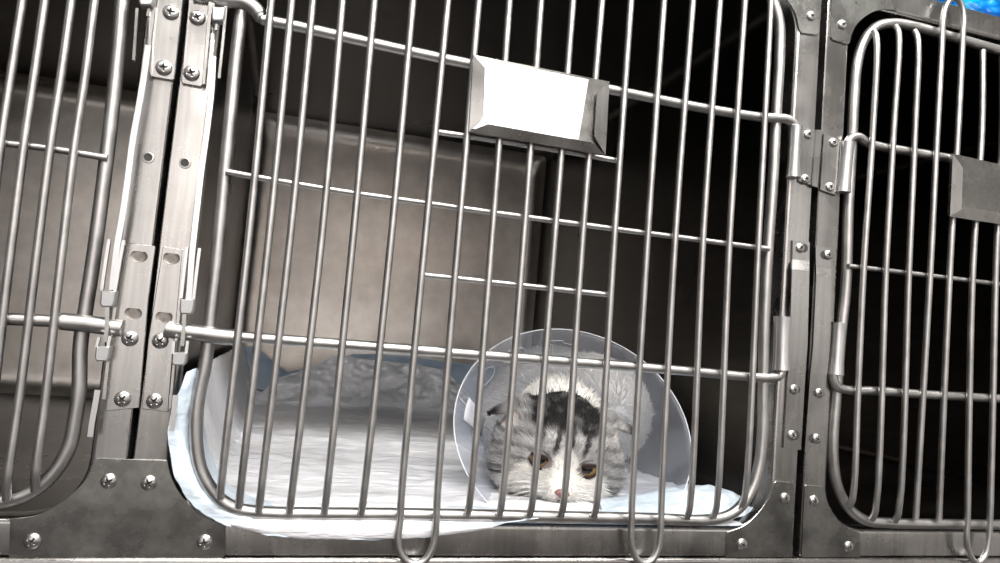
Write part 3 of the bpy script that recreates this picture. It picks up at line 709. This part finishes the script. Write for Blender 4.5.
# fur strands
def add_fur():
    rnd = random.Random(4); verts = []; faces = []; cols = []
    tris = []; acc = []; tot = 0
    for p in me2.polygons:
        c = p.center; h = HI @ (c-HC); on = h.length < .095
        if not on and c.y > .46: continue
        wgt = p.area*(3.6 if on and h.y < .03 else .9); tot += wgt; acc.append(tot); tris.append((p.index, on))
    N = 42000; import bisect
    for _ in range(N):
        k = bisect.bisect(acc, rnd.random()*tot); k = min(k, len(tris)-1); pi, on = tris[k]; P_ = me2.polygons[pi]
        vs = [me2.vertices[i].co for i in P_.vertices]; a, b_ = rnd.random(), rnd.random()
        if len(vs) == 4: q = (vs[0]*(1-a)+vs[1]*a)*(1-b_)+(vs[3]*(1-a)+vs[2]*a)*b_
        else: q = vs[0]*(1-a)+vs[1]*a*(1-b_)+vs[2]*a*b_
        n = P_.normal; h = HI @ (q-HC)
        skip = False
        if on:
            for s, (ex, ez) in EYES.items():
                if h.y < 0 and ((h.x-ex)/.0125)**2+((h.z-ez)/.0082)**2 < 1.0: skip = True
            if h.y < -.045 and math.hypot(h.x, h.z+.021) < .0065: skip = True
            fl = h-Vector((0, -.056, -.018)); fl = HR @ fl; ln = .0045+.0055*min(1, abs(h.x)/.06)+.003*sst(-.02, .04, h.y)
            if h.z < -.03: ln += .003
            if abs(h.x) > .054 and h.z > .012: ln *= .45
        else: fl = Vector((0, 1, -.25)); ln = .013
        if skip: continue
        fl = fl-n*fl.dot(n)
        if fl.length < 1e-5: continue
        fl.normalize(); dirr = (fl*.88+n*.42+Vector((rnd.gauss(0, .16), rnd.gauss(0, .16), rnd.gauss(0, .16)))).normalized()
        ln *= rnd.uniform(.7, 1.25); sd = dirr.cross(n).normalized(); wd = .00022 if on else .0004
        tip = q+dirr*ln-n*ln*.10; mid_ = q+dirr*ln*.55+n*ln*.03; q0 = q-n*.0005
        col = coat(q+fl*.0 if on else q)[0] if on else WHT
        jit = rnd.uniform(.82, 1.14); col = col*jit
        i0 = len(verts); up_ = n*wd
        verts += [q0+sd*wd, q0-sd*wd, q0+up_, mid_+sd*wd*.8, mid_-sd*wd*.8, mid_+up_*.8, tip]
        faces += [(i0, i0+1, i0+4, i0+3), (i0+1, i0+2, i0+5, i0+4), (i0+2, i0, i0+3, i0+5), (i0+3, i0+4, i0+6), (i0+4, i0+5, i0+6), (i0+5, i0+3, i0+6)]
        cols += [col]*7
    fm = bpy.data.meshes.new('fur'); fm.from_pydata([tuple(v) for v in verts], [], faces); 
    at = fm.color_attributes.new('coat', 'FLOAT_COLOR', 'POINT'); flat = []
    for c in cols: flat += [c[0], c[1], c[2], 1.0]
    at.data.foreach_set('color', flat)
    fm.polygons.foreach_set('use_smooth', [True]*len(fm.polygons)); fm.update()
    fm.materials.append(M['coat']); o = bpy.data.objects.new('fur', fm); C.objects.link(o); o.parent = cat; o['kind'] = 'stuff'
add_fur()
# eyes
def eye(s):
    ex, ez = EYES[s]; r = .0112
    n = Vector((ex/.9, -.055, ez)).normalized(); rad = head_r(n); surf = n*rad
    c = Vector((ex, surf.y+r*.62, ez)); look = (HI @ (CAM-hw(c))).normalized(); look = (look*.6+Vector((0, -1, 0))*.4).normalized()
    bm = bmesh.new(); bmesh.ops.create_uvsphere(bm, u_segments=40, v_segments=30, radius=r)
    q = Vector((0, 0, 1)).rotation_difference(look).to_matrix()
    for f in bm.faces:
        a = f.calc_center_median().normalized().z
        f.material_index = 2 if a > math.cos(math.radians(31)) else (1 if a > math.cos(math.radians(62)) else 0)
    for v in bm.verts: v.co = hw(c+q @ v.co)
    o = obj('eye', bm, [M['eyedark'], M['iris'], M['pupil']], None, 180); sub(o, cat)
    # lids: two shells that leave an almond opening
    for nm, lo in (('upper_eyelid', False), ('lower_eyelid', True)):
        bm = bmesh.new(); rows = []
        R2 = r*1.10
        for i in range(17):
            u = i/16; ang = PI*(u-.5)*.98; rows_ = []
            op = math.radians(15 if not lo else 31)*math.cos(ang)**.8 if abs(ang) < PI/2 else 0
            for j in range(7):
                el = (op+(math.radians(95)-op)*j/6)*(-1 if lo else 1)
                d = Vector((math.sin(ang), -math.cos(ang)*math.cos(el), math.cos(ang)*math.sin(el)))
                d = Matrix.Rotation(math.radians(-13*s), 3, 'Y') @ d
                rows_.append(hw(c+d*R2*(1.0 if j else .985)))
            rows.append(rows_)
        loft(bm, rows, closed=False)
        ob_ = obj(nm, bm, M['coat'], None, 180); sub(ob_, cat)
        sol = ob_.modifiers.new('t', 'SOLIDIFY'); sol.thickness = .0008; sol.offset = 1
        at = ob_.data.color_attributes.new('coat', 'FLOAT_COLOR', 'POINT')
        for i in range(len(ob_.data.vertices)):
            j = i % 7; c0 = Vector((.035, .022, .020)) if j <= 1 else (coat(ob_.data.vertices[i].co)[0] if False else (GRY if not lo else Vector((.66, .62, .60))))
            at.data[i].color = (*c0, 1)
M['pupil'] = plain('black_pupil', (.008, .008, .008), .06); M['eyedark'] = plain('dark_eye_rim', (.06, .035, .02), .15)
m_, nt, b = new_mat('amber_iris'); n = noise_n(nt, mapped(nt, (1, 1, 1)), 900, 3)
L(nt, ramp(nt, n, [(.3, (.13, .075, .018)), (.7, (.30, .18, .05))]), b.inputs['Base Color']); b.inputs['Roughness'].default_value = .08; M['iris'] = m_
eye(-1); eye(1)
# nose, mouth line, whiskers
M['nose'] = plain('pink_nose_leather', (.22, .10, .095), .5, sc=300); M['whisk'] = plain('white_whisker', (.9, .9, .88), .4)
nz_ = Vector((0, -1, -.40)).normalized(); nr = head_r(nz_); nc = nz_*nr
bm = bmesh.new(); bmesh.ops.create_icosphere(bm, subdivisions=4, radius=1)
for v in bm.verts:
    p = v.co; t = max(-1, min(1, p.z)); w_ = .0072*(.55+.45*t) if True else 0
    q = Vector((p.x*(.0075 if t > 0 else .0075*(1+.75*t)), p.y*.0042, p.z*.0050))
    for s in (-1, 1):
        dd = (Vector((p.x, 0, p.z))-Vector((s*.48, 0, -.12))).length
        if p.y < 0: q.y += .0016*math.exp(-(dd/.2)**2)
    v.co = hw(nc+Vector((0, -.0022, 0))+q)
sub(obj('nose', bm, M['nose'], None, 180), cat)
mouth = []
for s in (-1, 1):
    pts = []
    for t in range(6):
        a = t/5; n = Vector((s*.20*a, -1, -.50-.16*math.sin(a*PI*.75)-.02)).normalized(); pts.append(hw(n*(head_r(n)+.0012)))
    bm = bmesh.new(); tube(bm, pts, .0006, 6, 3); sub(obj('mouth', bm, M['eyedark'], None, 180), cat)
rw = random.Random(3)
for s in (-1, 1):
    for k in range(9):
        n = Vector((s*(.20+.02*(k % 3)), -1, -.42-.06*(k//3))).normalized(); a = n*(head_r(n)-.001)
        d = Vector((s*1.0, -.25+.1*rw.random(), -.15+.16*(k % 3)-.10*(k//3))).normalized(); ln = rw.uniform(.035, .055)
        pts = [hw(a), hw(a+d*ln*.5+Vector((0, 0, .003))), hw(a+d*ln+Vector((0, .006, -.006)))]
        bm = bmesh.new(); tube(bm, pts, [.00030*(1-.8*i/9) for i in range(10)], 5, 4); sub(obj('whisker', bm, M['whisk'], None, 180), cat)

# ------------------------------------------------------------------ plastic recovery cone
tilt = math.radians(36); yw = math.radians(-9)
RC = A(574, 427, .096); NN = Matrix.Rotation(yw, 3, 'Z') @ Vector((0, -math.cos(tilt), math.sin(tilt)))
UX = Matrix.Rotation(yw, 3, 'Z') @ Vector((1, 0, 0)); UZ = UX.cross(NN)*-1
if UZ.z < 0: UZ = -UZ
RBIG = .126; RN = .050; HC_ = .098
m_ = bpy.data.materials.new('frosted_plastic'); m_.use_nodes = True; nt = m_.node_tree; nt.nodes.clear()
out = nt.nodes.new('ShaderNodeOutputMaterial'); tr = nt.nodes.new('ShaderNodeBsdfTransparent'); tr.inputs[0].default_value = (.96, .965, .98, 1)
df = nt.nodes.new('ShaderNodeBsdfDiffuse'); df.inputs[0].default_value = (.66, .69, .76, 1)
tl = nt.nodes.new('ShaderNodeBsdfTranslucent'); tl.inputs[0].default_value = (.66, .69, .76, 1)
gl_ = nt.nodes.new('ShaderNodeBsdfGlossy'); gl_.inputs['Roughness'].default_value = .28
m1 = nt.nodes.new('ShaderNodeMixShader'); m1.inputs[0].default_value = .5; L(nt, df.outputs[0], m1.inputs[1]); L(nt, tl.outputs[0], m1.inputs[2])
m2 = nt.nodes.new('ShaderNodeMixShader'); m2.inputs[0].default_value = .10; L(nt, m1.outputs[0], m2.inputs[1]); L(nt, gl_.outputs[0], m2.inputs[2])
v = mapped(nt, (1, 1, 1)); n = noise_n(nt, v, 16, 4)
al = ramp(nt, n, [(.3, (.15,)*3), (.7, (.24,)*3)]); m3 = nt.nodes.new('ShaderNodeMixShader'); L(nt, al, m3.inputs[0]); L(nt, tr.outputs[0], m3.inputs[1]); L(nt, m2.outputs[0], m3.inputs[2]); L(nt, m3.outputs[0], out.inputs[0])
M['cone'] = m_
M['tab'] = plain('tab_plastic', (.50, .52, .56), .4)
M['rim'] = plain('cut_plastic_edge', (.62, .65, .70), .3)
def cp(a, h_, dr=0):     # point on the cone: angle, fraction from rim (0) to neck (1)
    r = RBIG+(RN-RBIG)*h_+dr
    return RC+UX*(r*math.cos(a))+UZ*(r*math.sin(a))-NN*(HC_*h_)
cone = thing('recovery_cone', RC, 'translucent plastic recovery cone round the neck of the cat', 'cat cone')
bm = bmesh.new(); NSEG = 120; aov = math.radians(168)
G = [[bm.verts.new(cp(aov+math.radians(384)*i/NSEG, j/14, .0009*i/NSEG)) for j in range(15)] for i in range(NSEG+1)]
for a, b_ in zip(G, G[1:]):
    for j in range(14): bm.faces.new((a[j], b_[j], b_[j+1], a[j+1]))
o = sub(obj('shell', bm, M['cone'], None, 180), cone); sm = o.modifiers.new('t', 'SOLIDIFY'); sm.thickness = .0006
bm = bmesh.new(); tube(bm, [cp(2*PI*i/120, 0) for i in range(120)], .0007, 6, 0, True); sub(obj('rim', bm, M['rim'], None, 180), cone)
bm = bmesh.new(); tube(bm, [cp(2*PI*i/80, 1) for i in range(80)], .0016, 8, 0, True); sub(obj('neck_edge', bm, M['rim'], None, 180), cone)
def outline(pts, closed=True, r=.00032, name='slot_outline'):
    bm = bmesh.new(); P_ = [cp(math.radians(a), h_, -.0014) for a, h_ in pts]; tube(bm, P_, r, 5, 0, closed); sub(obj(name, bm, M['rim'], None, 180), cone)
outline([(100, .10), (100, .14), (97, .14), (97, .20), (99.5, .20), (99.5, .27), (91, .27), (91, .25), (86, .26), (83, .20), (85, .13), (91, .12), (91, .10)])
def pill(ac, hc, da, dh, rot=0):
    return [(ac+da*math.cos(t)*math.cos(rot)-da*math.sin(t)*math.sin(rot), hc+dh*math.sin(t)*math.cos(rot)+dh*math.cos(t)*math.sin(rot)*.8) for t in (2*PI*k/24 for k in range(24))]
outline(pill(122, .16, 8, .06, .3)); outline(pill(145, .17, 8, .06, .3)); outline([(72, .16), (62, .14), (60, .22)], False)
outline([(aov_, h_) for aov_, h_ in ((168, .02), (168, .98))], False, .0004, 'overlap_seam')
# fastening tab, slotted through on the left
bm = bmesh.new(); rows = [[cp(math.radians(a), h_, -.0022) for a in (163, 165, 168, 171, 174, 177)] for h_ in (.12, .2, .3, .42)]
loft(bm, rows, closed=False); o = sub(obj('fastening_tab', bm, M['tab'], None, 180, label='whiter plastic fastening tab'), cone); sm = o.modifiers.new('t', 'SOLIDIFY'); sm.thickness = .0006

# ------------------------------------------------------------------ room
def wall(name, co_, col, rough=.8):
    bm = bmesh.new(); box(bm, *co_); return struct(name, bm, plain('paint_'+name, col, rough, sc=3))
RX0, RX1, RY0, RY1, RH = -2.2, 3.0, -3.0, DEP+.10, 2.75
wall('floor', (RX0, RX1, RY0, RY1, -.1, 0), (.07, .065, .065), .35)
wall('ceiling', (RX0, RX1, RY0, RY1, RH, RH+.1), (.55, .55, .54))
wall('wall_back', (RX0, RX1, RY1, RY1+.1, 0, RH), (.55, .54, .52))
wall('wall_left', (RX0-.1, RX0, RY0, RY1, 0, RH), (.10, .09, .09))
wall('wall_right', (RX1, RX1+.1, RY0, RY1, 0, RH), (.72, .70, .68))
wall('wall_front', (RX0, RX1, RY0-.1, RY0, 0, RH), (.68, .63, .61))
tb = thing('added_bench', (.4, RY0+.32, 0), 'dark bench added behind the camera to darken reflections in the steel', 'bench')  # unseen bench, added so the lower steel reflects something dark
bm = bmesh.new(); bbox(bm, RX0+.1, RX1-.1, RY0+.03, RY0+.62, .10, 1.0, .004); obj('body', bm, plain('dark_bench_front', (.14, .13, .125), .6), tb)
bm = bmesh.new(); bbox(bm, RX0+.08, RX1-.08, RY0+.02, RY0+.66, 1.0, 1.04, .006); obj('worktop', bm, plain('grey_worktop', (.16, .155, .15), .5), tb)
bm = bmesh.new(); bbox(bm, RX0+.14, RX1-.14, RY0+.05, RY0+.56, 0, .10, .002); obj('plinth', bm, M['dark'], tb)
def lamp(name, x, y, sx, sy, power, col=(1, .97, .94)):
    t = thing('ceiling_light', (x, y, RH), name, 'ceiling light')
    bm = bmesh.new(); bbox(bm, x-sx/2-.02, x+sx/2+.02, y-sy/2-.02, y+sy/2+.02, RH-.06, RH-.0, .004); obj('housing', bm, M['clip'], t)
    bm = bmesh.new(); bbox(bm, x-sx/2, x+sx/2, y-sy/2, y+sy/2, RH-.068, RH-.058, .003)
    m_ = bpy.data.materials.new('lit_diffuser'); m_.use_nodes = True; b = m_.node_tree.nodes['Principled BSDF']
    b.inputs['Emission Color'].default_value = (*col, 1); b.inputs['Emission Strength'].default_value = 2.5; obj('diffuser', bm, m_, t)
    ld = bpy.data.lights.new('ceiling_area', 'AREA'); ld.shape = 'RECTANGLE'; ld.size = sx; ld.size_y = sy; ld.energy = power; ld.color = col
    lo = bpy.data.objects.new('lamp', ld); C.objects.link(lo); lo.location = (x, y, RH-.072)
    lo.parent = t; lo.matrix_parent_inverse = t.matrix_basis.inverted()
lamp('long fluorescent ceiling light in front of the cages', .35, -.78, 1.8, .3, 60)
lamp('second ceiling light nearer the far side of the room', 0.20, -2.25, .6, .6, 50)
# daylight area lamp behind the camera, added to brighten the cage backs
WL = bpy.data.lights.new('fill_light', 'AREA'); WL.shape = 'RECTANGLE'; WL.size = 1.9; WL.size_y = 1.4; WL.energy = 9; WL.color = (1, .98, .97)
wo = bpy.data.objects.new('fill_light', WL); C.objects.link(wo); wo.location = (-1.1, RY0+.04, 1.75); wo.rotation_euler = (PI/2, 0, 0)
bm = bmesh.new()
for a in ((-.30, -.25, 0, 1.5), (1.65, 1.70, 0, 1.5), (-.30, 1.70, 0, .05), (-.30, 1.70, 1.45, 1.5), (.68, .72, 0, 1.5)): box(bm, a[0]-1.8, a[1]-1.8, RY0, RY0+.05, a[2]+1.0, a[3]+1.0)
struct('added_window_1', bm, M['card'])  # unseen frame added around the first fill lamp
W2 = bpy.data.lights.new('fill_light', 'AREA'); W2.shape = 'RECTANGLE'; W2.size = 1.1; W2.size_y = 1.3; W2.energy = 5.0; W2.color = (1, .99, .97)  # second lamp, added to brighten the right-hand posts
w2 = bpy.data.objects.new('fill_light', W2); C.objects.link(w2); w2.location = (2.38, RY0+.04, 1.85); w2.rotation_euler = (PI/2, 0, 0)
bm = bmesh.new()
for a in ((1.78, 1.83, 1.15, 2.55), (2.93, 2.98, 1.15, 2.55), (1.78, 2.98, 1.15, 1.2), (1.78, 2.98, 2.5, 2.55)): box(bm, a[0], a[1], RY0, RY0+.05, a[2], a[3])
struct('added_window_2', bm, M['card'])  # unseen frame added around the second fill lamp
w = bpy.data.worlds.new('world'); S.world = w; w.use_nodes = True
w.node_tree.nodes['Background'].inputs[0].default_value = (.9, .93, 1, 1); w.node_tree.nodes['Background'].inputs[1].default_value = .4
S.view_settings.view_transform = 'Standard'; S.view_settings.look = 'None'; S.view_settings.gamma = 1
S.view_settings.use_curve_mapping = False; S.view_settings.exposure = 0.22
